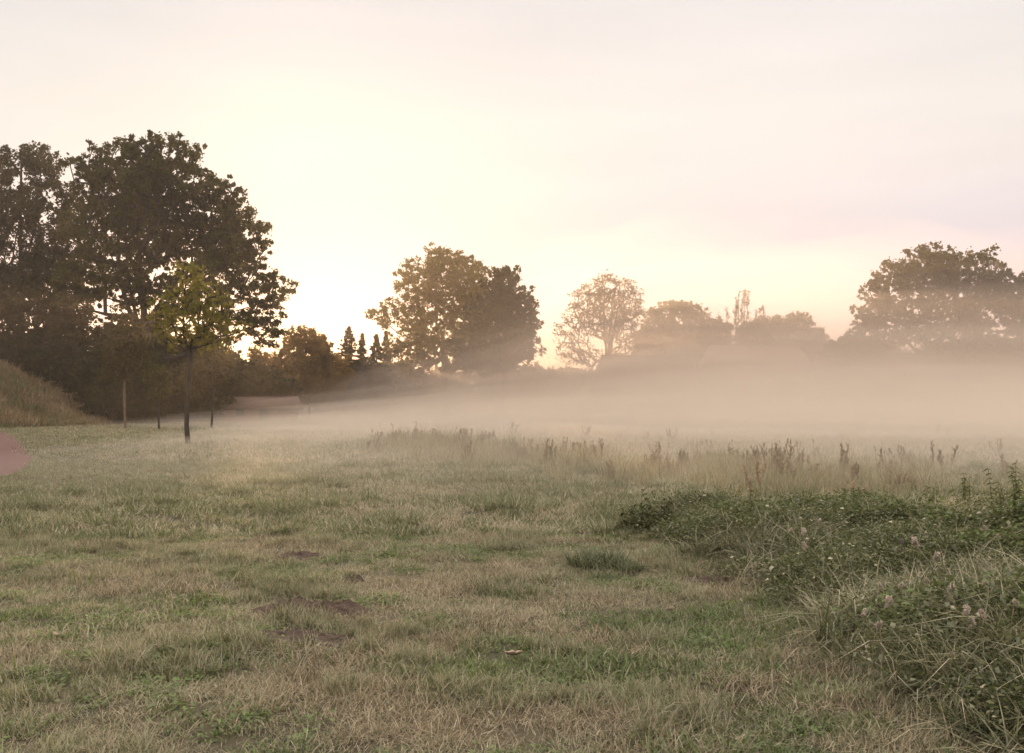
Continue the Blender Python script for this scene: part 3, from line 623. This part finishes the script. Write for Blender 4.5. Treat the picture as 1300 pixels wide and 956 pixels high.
# grass on the left-hand hill
x = rng.uniform(-80, -36, 5200); y = rng.uniform(82, 112, 5200); z = hill_h(x, y); ok = z > .05
hillc = variants('hill_tufts', []); hi = add_variants(hillc, mk('h', 4, n=60, rad=.55, lmin=.3, lmax=.9, w=.045, bend=.9, mats=[M_mound, M_straw, M_grass], weights=[.6, .2, .2], lean=.35, seg=2))
hi2 = add_variants(hillc, mk('h', 2, n=60, rad=.55, lmin=.3, lmax=.8, w=.05, bend=.9, mats=[M_grass, M_mound], weights=[.7, .3], lean=.35, seg=2))
nn = fbm(x[ok] * .3, y[ok] * .3, 71); idx = np.where(nn > .55, np.array(hi2)[rng.integers(0, 2, ok.sum())], np.array(hi)[rng.integers(0, 4, ok.sum())])
scatter('tall_grass', np.stack([x[ok], y[ok], z[ok] - .05], 1), .7 + .7 * rng.random(ok.sum()), hillc, idx, rng, 'rusty tall grass clothing the small hill at the left edge', 'tall grass')

# overgrown bank on the right
bankc = variants('bank_tufts', [])
bA = add_variants(bankc, mk('a', 4, n=100, rad=.16, lmin=.12, lmax=.34, w=.0075, bend=1.9, mats=[M_lush, M_dew, M_straw], weights=[.62, .30, .08], lean=.55))
bB = add_variants(bankc, [leafy_variant(g, 260, .17, .17, .026, [M_nettle, M_lush, M_dew], [.6, .36, .04]) for _ in range(3)])
bC = add_variants(bankc, mk('c', 2, n=70, rad=.16, lmin=.12, lmax=.36, w=.006, bend=1.7, mats=[M_dew, M_straw, M_dock], weights=[.5, .3, .2], lean=.5))
bD = add_variants(bankc, [leafy_variant(g, 190, .14, .24, .036, [M_nettle, M_fresh, M_lush], [.6, .15, .25]) for _ in range(2)])
x = rng.uniform(.8, 17, 53000); y = rng.uniform(3.8, 16.5, 53000); bm = bank_mask(x, y); ok = (rng.random(len(x)) < sm(.05, .85, bm) * .7) & (x < 5.5 + .62 * y); x = x[ok]; y = y[ok]
kn = fbm(x * .9, y * .9, 61); k2 = fbm(x * 1.4, y * 1.4, 67); u = rng.random(len(x))
idx = np.array(bA)[rng.integers(0, 4, len(x))]
idx = np.where(kn + .5 * (u - .5) > .52, np.array(bB)[rng.integers(0, 3, len(x))], idx)
idx = np.where(k2 > .74, np.array(bC)[rng.integers(0, 2, len(x))], idx)
idx = np.where((k2 < .33) & (rng.random(len(x)) < .45), np.array(bD)[rng.integers(0, 2, len(x))], idx)
scatter('undergrowth', np.stack([x, y, height(x, y) - .01], 1), (.7 + .65 * rng.random(len(x))) * (.75 + .6 * fbm(x * .6, y * .6, 91)), bankc, idx, rng, 'lush tangled grass and leafy weeds covering the raised bank at right', 'undergrowth', .25)

# strip of tall weeds running into the mist
def weed_stalk_mesh(g, n, rad, h0, h1, mats, weights, seedy=.6):
    segs = []; V2 = []; cs = []
    for _ in range(n):
        a = g.random() * 6.283; r = rad * math.sqrt(g.random()); b = np.array([math.cos(a) * r, math.sin(a) * r, -.02]); H = h0 + (h1 - h0) * g.random()
        t = b + np.array([g.normal() * .12 * H, g.normal() * .12 * H, H]); m_ = b + (t - b) * .5 + np.array([g.normal() * .02, g.normal() * .02, 0])
        segs += [(b, m_, .006, .005), (m_, t, .005, .003)]
        if g.random() < seedy:
            for k in range(6):
                f = .5 + .5 * k / 6; s = b + (t - b) * f; e = s + np.array([g.normal() * .05, g.normal() * .05, .11 + .05 * g.random()]) * (1.15 - f * .4); segs.append((s, e, .003, .002)); cs += [s + (e - s) * q for q in (.3, .6, .9)]
            cs += [b + (t - b) * q for q in (.7, .8, .9, 1.)]
        else: cs += [t, b + (t - b) * .93]
    V, q = tubes(segs, 3); cs = np.array(cs); VL, qL, tn = leaves(cs, np.full(len(cs), .028), 7, .022, g, 1.5, 1.6)
    nb = len(V); VV = np.concatenate([V, VL]); Q = np.concatenate([q, qL + nb]); T = np.concatenate([g.random(nb) * .3, tn])
    return VV, Q, T, np.concatenate([np.zeros(len(q), int), np.ones(len(qL), int)])
weedc = variants('weed_tufts', []); wv = []
for k in range(4):
    V, Q, T, mi = weed_stalk_mesh(g, 9, .25, .45, .95, None, None); o = mesh_obj('w', V, Q, [M_stalk, M_dock], attrs={'tone': T}, link=False); o.data.polygons.foreach_set('material_index', mi.astype(np.int32)); wv.append(o)
iW = add_variants(weedc, wv)
iV = add_variants(weedc, mk('v', 4, n=70, rad=.34, lmin=.25, lmax=.95, w=.010, bend=.9, mats=[M_stalk, M_dew, M_grass], weights=[.55, .25, .2], lean=.3))
lx = []; ly = []
while len(lx) < 950:
    p = rng.random(); pxx = 470 + 740 * p; pyy = np.interp(pxx, [480, 600, 750, 900, 1000, 1120, 1210], [566, 575, 590, 600, 608, 614, 617]); D = EYE * F / (pyy - HOR); D += rng.normal() * (2.2 + D * .06); 
    if rng.random() > (D / 34) * min(1, (1215 - pxx) / 230, (pxx - 460) / 60): continue
    X_ = px(pxx, D); 
    if fbm(X_ * .5, D * .5, 77) < .42: continue
    lx.append(X_); ly.append(D)
lx = np.array(lx); ly = np.array(ly)
x2, y2 = wedge(20, 60, .35); ok = (x2 > px(480, y2)) & (y2 > 1.0 * np.interp((x2 / y2 * F + CX), [480, 700, 900, 1100, 1300], [40, 32, 27, 23, 20])); x2 = x2[ok]; y2 = y2[ok]
ax = np.concatenate([lx, x2]); ay = np.concatenate([ly, y2]); idx = np.where(rng.random(len(ax)) < .10, np.array(iW)[rng.integers(0, 4, len(ax))], np.array(iV)[rng.integers(0, 4, len(ax))])
scatter('tall_weeds', np.stack([ax, ay, height(ax, ay)], 1), (.4 + .5 * rng.random(len(ax))) * (.75 + .6 * fbm(ax * .6, ay * .4, 99)) * (1.25 - .3 * sm(-3, 3, ax)), weedc, idx, rng, 'strip of tall dry weeds crossing the meadow where the mist begins', 'tall weeds', .1)

# ------------------------------------------------------------------ single plants
def two_part(name, label, cat, loc, parts, group=None, s=1, rz=0):
    r = thing(name, label, cat, loc, group, rz); r.scale = (s, s, s)
    for pn, V, Q, T, mat, mi in parts:
        o = mesh_obj(pn, V, Q, mat, r, attrs={'tone': T})
        if mi is not None: o.data.polygons.foreach_set('material_index', mi.astype(np.int32))
    return r
def on_ground(pxx, pyy, lift=0.):
    """meadow point seen at a photo pixel"""
    D = EYE * F / (pyy - HOR)
    for _ in range(25): D = .5 * D + .5 * (EYE - lift - float(height(px(pxx, D), D))) * F / (pyy - HOR)
    return px(pxx, D), D, float(height(px(pxx, D), D))
def plant_root(name, label, cat, loc, group=None, rz=0): return thing(name, label, cat, loc, group, rz)
def sub_mesh(nm, V, Q, T, mat, parent):
    return mesh_obj(nm, V, Q, mat, parent, attrs={'tone': T})
def dock(label, pxx, pyy, h, n, seed, rad=.25):
    g = np.random.default_rng(seed); X_, D, z = on_ground(pxx, pyy)
    root = thing('dock_plant', label, 'dock plant', (X_, D, z), 'reddish dock plants along the weed strip')
    for _ in range(n):
        segs = []; cs = []
        b = np.array([g.normal() * rad * .3, g.normal() * rad * .3, -.02]); H = h * (.5 + .55 * g.random()); a = g.random() * 6.283; sp = (.05 + .34 * g.random()) * H
        t = np.array([b[0] + math.cos(a) * sp, b[1] + math.sin(a) * sp, H]); m_ = b + (t - b) * .55 - np.array([math.cos(a), math.sin(a), 0]) * sp * .12
        segs += [(b, m_, .006, .005), (m_, t, .005, .002)]
        for k in range(8):
            f = .35 + .6 * k / 8; q0 = (b + (t - b) * f); e = q0 + (np.array([g.normal() * .09, g.normal() * .09, .16 + .08 * g.random()])) * (1.2 - f * .6) * h; segs.append((q0, e, .003, .0015)); cs += [q0 + (e - q0) * q for q in np.linspace(.3, 1, 5)]
        cs += [m_ + (t - m_) * q for q in np.linspace(.2, 1, 6)]
        V, q = tubes(segs, 4); cs = np.array(cs); VL, qL, tn = leaves(cs, np.full(len(cs), .018), 6, .017, g, 1.6, 1.4)
        st = sub_mesh('stem', V, q, np.zeros(len(V)), M_dock, root); sub_mesh('seed_head', VL, qL, tn, M_dock, st)
dock('tallest reddish dock plant, its branched spikes fanning up before the mist', 988, 607, .86, 11, 1, .5)
dock('broad reddish dock plant just left of the tallest fanned one', 955, 605, .62, 9, 2, .5)
dock('short reddish dock plant right of the tallest fanned one', 1035, 612, .42, 6, 3, .4)
dock('dark leaning dock spike standing alone above the green bank', 1083, 622, .52, 3, 4, .15)
dock('tall faint dock plant in the mist above the right end of the bank', 1197, 604, .8, 4, 5, .3)
dock('faint low dock plant at the far right edge of the mist', 1283, 606, .5, 4, 6, .3)
dock('dark dock clump in the middle of the weed strip', 868, 601, .6, 8, 7, .5)
dock('small dock clump left of the middle of the weed strip', 752, 590, .55, 7, 8, .5)
dock('pale dock plant at the left end of the weed strip', 528, 572, .95, 7, 9, .6)

def tussock(label, pxx, pyy, n, rad, h, w, seed, mats, weights, bend=1.3, name='grass_tussock'):
    g = np.random.default_rng(seed); X_, D, z = on_ground(pxx, pyy)
    V, q, t, mi = blade_mesh('x', n, rad, h * .4, h, w, bend, g, mats, weights, mesh_only=True, lean=.5)
    o = mesh_obj(name, V, q, mats, attrs={'tone': t}, smooth=True); o.data.polygons.foreach_set('material_index', mi.astype(np.int32)); o.location = (X_, D, z)
    return tag(o, label, 'grass tussock', 'grass tussocks standing up from the meadow')
tussock('spiky dark-cored tussock nearest of all, at lower left, one tall dry blade rising from it', 153, 850, 520, .16, .26, .0045, 1, [M_grass, M_dew, M_straw], [.35, .3, .35])
tussock('dark rounded tussock left of the leafy bank, larger of the close pair', 757, 716, 900, .30, .30, .008, 2, [M_lush, M_grass], [.8, .2], 1.7)
tussock('dark tussock just below the larger one beside the leafy bank', 768, 738, 380, .17, .20, .007, 3, [M_lush, M_grass], [.7, .3], 1.7)
tussock('dark tussock touching the right side of the larger dark one', 795, 722, 380, .17, .2, .007, 4, [M_lush, M_grass], [.8, .2], 1.7)
tussock('small dark tussock far left beside the green strip by the path', 93, 628, 300, .28, .3, .012, 5, [M_grass, M_dew], [.7, .3])
tussock('small dark tussock right of the one by the green strip', 172, 635, 300, .28, .26, .012, 6, [M_grass, M_dew], [.7, .3])
tussock('rounded tussock in the open meadow left of centre', 318, 672, 320, .2, .22, .009, 7, [M_grass, M_dew], [.6, .4])
tussock('wide pale green tussock right of the left soil patch', 425, 655, 320, .24, .2, .010, 8, [M_dew, M_grass], [.5, .5])
tussock('wide flat tussock above the upper left soil patch', 280, 710, 420, .28, .18, .008, 9, [M_dew, M_grass], [.5, .5])
tussock('round dim tussock before the middle of the weed strip', 725, 632, 500, .45, .35, .014, 10, [M_lush, M_dew], [.5, .5], 1.6)
tussock('wide dim tussock before the right half of the weed strip', 835, 640, 400, .4, .25, .014, 11, [M_lush, M_dew], [.4, .6], 1.6)

def nettle(label, pxx, D, h, n, seed, size=.1, name='nettle_plant', mat=None):
    g = np.random.default_rng(seed); X_ = px(pxx, D); z = float(height(X_, D)); root = thing(name, label, 'weed', (X_, D, z - .01), 'leafy weeds standing on the bank')
    for _ in range(n):
        b = np.array([g.normal() * .1, g.normal() * .1, 0.]); H = h * (.65 + .4 * g.random()); t = b + np.array([g.normal() * .16 * H, g.normal() * .16 * H, H]); K = int(H / .05); P = []; U = []; S = []
        m_ = b + (t - b) * .5 + np.array([g.normal(), g.normal(), 0]) * .02
        segs = [(b, m_, .005, .004), (m_, t, .004, .002)]
        for k in range(2, K + 1):
            f = k / K; q0 = b + (m_ - b) * f * 2 if f < .5 else m_ + (t - m_) * (f - .5) * 2; a = k * 1.57 + g.random() * .6
            for a_ in (a, a + math.pi + g.normal() * .2):
                P.append(q0); U.append((math.cos(a_), math.sin(a_), .2 - .7 * g.random())); S.append(size * (1.15 - .6 * f) * (.7 + .5 * g.random()))
        P = np.array(P); U = np.array(U); U /= np.linalg.norm(U, axis=1, keepdims=True); S = np.array(S); Wv = np.cross(U, [0, 0, 1.]); Wv /= np.linalg.norm(Wv, axis=1, keepdims=True); n_ = len(P)
        dn = np.array([0, 0, -1.]); pts = []
        for f, wd, dr in ((0, .05, 0), (.3, .24, .02), (.6, .19, .12), (1, .02, .36)):
            c = P + U * (S * f)[:, None] + dn * (S * dr)[:, None]; pts += [c - Wv * (S * wd)[:, None] + dn * (S * .06 * (wd > .1))[:, None], c, c + Wv * (S * wd)[:, None] + dn * (S * .06 * (wd > .1))[:, None]]
        VL = np.stack(pts, 1).reshape(-1, 3); bi = np.arange(n_) * 12; qs = []
        for r_ in range(3):
            for c_ in range(2): i = bi + r_ * 3 + c_; qs.append(np.stack([i, i + 1, i + 4, i + 3], 1))
        V, q = tubes(segs, 5); st = sub_mesh('stem', V, q, np.zeros(len(V)), M_nettle, root); sub_mesh('foliage', VL, np.concatenate(qs), np.repeat(g.random(n_), 12), mat or M_nettle, st)
nettle('tall nettle with drooping leaves at the right edge atop the bank', 1283, 11.4, .72, 9, 1, .12)
nettle('dark nettle standing alone at the left tip of the bank', 838, 12.4, .58, 9, 2, .13, mat=M_darkweed)
nettle('short dark weed left of the lone nettle at the bank tip', 803, 12.5, .40, 8, 3, .12, mat=M_darkweed)
nettle('bushy nettle on the near crest left of the white seed heads', 952, 12.6, .46, 6, 4, .10)
nettle('nettle on the crest of the bank under the leaning dock spike', 1110, 12.8, .46, 6, 5, .09)
nettle('nettle clump on the highest middle part of the crest', 1180, 12.3, .50, 9, 6, .10)
nettle('thin nettle on the crest left of the tall edge one', 1238, 12.0, .56, 5, 7, .10)
nettle('yellowish weed at the back left of the bank', 935, 13.6, .50, 5, 8, .11, mat=M_yel)

# pale seed heads and purple thistles
def seed_head(pxx, pyy, s, tall, seed, label, mat=None, cat='seed head', name='seed_head', group='pale fluffy seed heads on the bank'):
    g = np.random.default_rng(seed); tall = .26 + .5 * tall; s = s * .68; X_, D, z = on_ground(pxx, pyy, tall)
    segs = [(np.array([0, 0, 0.]), np.array([.01, 0, tall * .5]), .004, .003), (np.array([.01, 0, tall * .5]), np.array([.03, 0, tall]), .003, .0025)]
    V, q = tubes(segs[:1] + segs[1:], 5); c = np.array([[.03, 0, tall], [.04, .01, tall - s * .6], [.05, 0, tall - s * 1.1]]); VL, qL, tn = leaves(c, np.array([s * .55, s * .5, s * .35]), 110, s * .22, g, 1.1, 3.2)
    return two_part(name, label, cat, (X_, D, z), [('stem', V, q, np.zeros(len(V)), M_stalk, None), ('fluff' if mat is None else 'flower', VL, qL, tn, mat or M_fluff, None)], group, rz=g.random() * 6)
for k, (a, b, s, t, lab) in enumerate([(1021, 672, .05, .2, 'widest cluster-like pale seed head near the back left crest of the bank'), (1158, 685, .06, .2, 'pale pointed seed head in the middle of the bank'), (1192, 705, .055, .2, 'hooked pale seed head drooping on its stalk, right of the middle of the bank'),
        (1211, 748, .075, .15, 'largest round cream seed head on the near face of the bank'), (1130, 760, .06, .1, 'broad whitish seed head low in the middle of the bank'), (1020, 690, .05, .1, 'flat pale seed head on the left slope of the bank'),
        (1045, 660, .03, .15, 'small pale seed head right beside the widest crest cluster'), (1008, 672, .03, .18, 'small pale seed head just left of the widest crest cluster'), (1245, 668, .03, .15, 'small pale seed head high on the bank left of the tall edge nettle'), (1112, 742, .03, .1, 'small pale seed head, left of a close pair low in mid bank'), (1150, 742, .03, .1, 'small pale seed head, right of a close pair low in mid bank'), (1170, 735, .03, .12, 'small pale seed head between the close low pair and the largest round one'), (1243, 738, .035, .14, 'small pale seed head, left one of two standing right of the largest round one'), (1255, 740, .03, .14, 'small pale seed head, right one of two standing right of the largest round one'),
        (1196, 757, .035, .1, 'small pale seed head just below and left of the largest round one'), (1228, 770, .04, .12, 'left of two pale seed heads below and right of the largest round one'), (1240, 775, .035, .12, 'right of two pale seed heads below and right of the largest round one'), (1104, 775, .035, .06, 'small pale seed head at the low left foot of the bank'), (1120, 792, .04, .05, 'lowest pale seed head on the left foot of the bank'), (1233, 786, .04, .07, 'lowest pale seed head on the right part of the bank'), (1280, 762, .03, .14, 'small pale seed head nearest the right edge, low on the bank'), (1262, 678, .025, .15, 'smallest pale seed head, just below the tall edge nettle')]):
    seed_head(a, b, s, t, 100 + k, lab)
for k, (a, b, lab) in enumerate([(1142, 686, 'tiny dull purple thistle flower beside the pale pointed seed head'), (1296, 738, 'tiny dull purple thistle flower at the right edge of the bank')]):
    seed_head(a, b, .028, .08, 200 + k, lab, M_purple, 'thistle', 'thistle', 'purple thistles on the bank')

# molehills and bare soil
def molehill(label, sx, sy, rx, ry, h, seed):
    n = 90; xs = np.linspace(-1.25, 1.25, n); X, Y = np.meshgrid(xs * rx, xs * ry); wx = X + sx; wy = Y + sy
    r = np.sqrt((X / rx) ** 2 + (Y / ry) ** 2) * (1 + .35 * (fbm(wx * 5, wy * 5, seed) - .5))
    Z = height(wx, wy) + (h * (fbm(wx * 7, wy * 9, seed + 2, 4) * 2.6 - .45 + .5 * (fbm(wx * 26, wy * 26, seed + 7, 2) > .55)) + .015) * sm(1.15, .25, r) + .02 * (fbm(wx * 34, wy * 34, seed + 5) - .4) * sm(1.1, .8, r) - .03 * sm(.85, 1.15, r) - .004
    o = mesh_obj('molehill', np.stack([X.ravel(), Y.ravel(), Z.ravel()], 1), grid_faces(n, n), M_soil, smooth=True); o.location = (sx, sy, 0)
    # crumbs of earth lying on it belong to the same heap
    return tag(o, label, 'molehill', 'heaps of bare brown soil in the meadow')
for (sx, sy, rx, ry), h, lab in zip(SOIL, (.045, .055, .03, .03, .03, .025), ['small dark soil heap farther left, round and low', 'largest crumbled heap of brown soil in the left foreground', 'flat reddish soil patch beside the foot of the bank',
        'tiny soil heap between the two left heaps', 'dark soil spot before the dark tussocks', 'thin strip of bare soil just below the largest heap']):
    molehill(lab, sx, sy, rx, ry, h, int(abs(sx * 100)))
def dead_leaf(label, pxx, pyy, s, seed):
    g = np.random.default_rng(seed); X_, D, z = on_ground(pxx, pyy); n = 9; t = np.linspace(0, 1, n); V = []
    for k in t:
        w = s * .38 * math.sin(math.pi * min(1, k * .96 + .02)) ** .8 * (1 + .2 * g.normal()); zc = s * .35 * (k - .5) ** 2 * 2
        V += [(s * (k - .5), -w, zc + w * .5), (s * (k - .5), 0, zc), (s * (k - .5), w, zc + w * .6)]
    o = mesh_obj('dead_leaf', np.array(V), grid_faces(3, n), M_deadleaf, smooth=True, attrs={'tone': np.full(len(V), .9)}); o.location = (X_, D, z + .05); o.rotation_euler = (g.normal() * .3, g.normal() * .3, g.random() * 6)
    sd_ = o.modifiers.new('s', 'SOLIDIFY'); sd_.thickness = .0015
    return tag(o, label, 'dead leaf', 'fallen leaves in the grass')
dead_leaf('long pale curled leaf lying in the grass at the bottom centre', 652, 842, .12, 1)
dead_leaf('small cream leaf in the grass above the lower left soil heap', 230, 770, .05, 2)
dead_leaf('pale leaf in the grass right of centre near the front', 852, 782, .07, 3)
dead_leaf('whitish leaf high in the meadow left of centre', 373, 648, .07, 4)
dead_leaf('tiny pale leaf at the near left edge', 70, 815, .05, 5)
dead_leaf('small tan leaf low on the right in front of the bank', 1075, 825, .07, 6)

# ------------------------------------------------------------------ air: even haze round everything, and the ground mist in soft layers
def vol_mat(name, dens, col, aniso):
    m, t, n, l = new_mat(name); v = n('ShaderNodeVolumePrincipled'); v.inputs['Color'].default_value = (*col, 1); v.inputs['Density'].default_value = dens; v.inputs['Anisotropy'].default_value = aniso
    o = n('ShaderNodeOutputMaterial'); l(v.outputs[0], o.inputs['Volume']); return m
v, f = boxv(-920, 920, -320, 920, -2, 34)
hz = mesh_obj('haze', np.array(v), np.array(f), vol_mat('haze_air', .0006, (1.0, .84, .72), .55)); tag(hz, 'thin golden morning haze', 'haze', kind='stuff')

def mist_layer(H, dens, back, seed, label, tall=False):
    xs = np.concatenate([np.linspace(-75, 40, 47), np.linspace(46, 150, 12)]); ysn = np.concatenate([np.linspace(12, 90, 53), np.linspace(94, 185, 18)])
    X, Y = np.meshgrid(xs, ysn)
    front = np.interp(X, [-74, -38, -18, -8.4, -4.4, 1.1, 4.3, 6.2, 8, 15], [104, 76, 58, 45, 37, 29, 22, 17.5, 15.5, 14]) + back
    prof = np.interp(X, [-62, -51, -40, -28, -16, -4, 12, 36], [.05, .16, .28, .40, .58, .78, 1.0, 1.05])
    if back < 0: front = 6.0 - 2 * back + 0 * X; prof = sm(-7, 8, X + 8 + (Y - 8) * .2)
    if tall: prof = np.interp(X, [-60, -36, -24, -15, 12, 40, 60], [.12, .28, .55, .85, 1, 1.1, 1.1])
    wisp = (fbm(X * .05, Y * .05, seed) - .5) + .5 * (fbm(X * .16, Y * .12, seed + 3) - .5)
    T = H * prof * (1 - np.exp(-np.clip(Y - front, 0, 200) / (6 + H * 1.2))) * (1 + .45 * wisp) + .5 * wisp * sm(0, 14, Y - front) * prof
    edge = sm(0, 12, Y - front) * sm(185, 165, Y) * sm(-75, -60, X) * sm(150, 125, X)
    T = T * edge - .7 * (1 - edge)
    B = np.minimum(np.full_like(T, -1.2), T - .1); nx, ny = len(xs), len(ysn)
    V = np.concatenate([np.stack([X.ravel(), Y.ravel(), T.ravel()], 1), np.stack([X.ravel(), Y.ravel(), B.ravel()], 1)]); ft = grid_faces(nx, ny); n = nx * ny
    fb = ft[:, ::-1] + n
    ring = list(range(nx)) + [nx * (j + 1) - 1 for j in range(1, ny)] + [nx * (ny - 1) + i for i in range(nx - 2, -1, -1)] + [nx * j for j in range(ny - 2, 0, -1)]
    r1 = np.array(ring); r2 = np.roll(r1, -1); fs = np.stack([r2, r1, r1 + n, r2 + n], 1)
    o = mesh_obj('mist', V, [ft, fb, fs], vol_mat('mist_air', dens, (1.0, .85, .73) if tall else (1.0, .905, .79), .55 if tall else .4), smooth=True); return tag(o, label, 'mist', 'soft layers of ground mist', kind='stuff')
for k, (H, dn, bk) in enumerate([(.5, .016, -1), (.75, .013, -2), (1.05, .010, -3), (1.0, .014, 0), (1.9, .013, 3), (2.8, .012, 6), (3.9, .009, 9), (5.2, .006, 12), (6.8, .004, 15), (8.5, .0025, 24), (10.5, .0022, 32), (13, .0022, 40), (16, .0022, 44), (19, .0032, 46), (24, .0026, 48), (30, .0022, 50)]):
    mist_layer(H, dn, bk, 300 + 10 * k, 'ground mist lying over the meadow, layer rising %.1f metres' % H, H > 7)
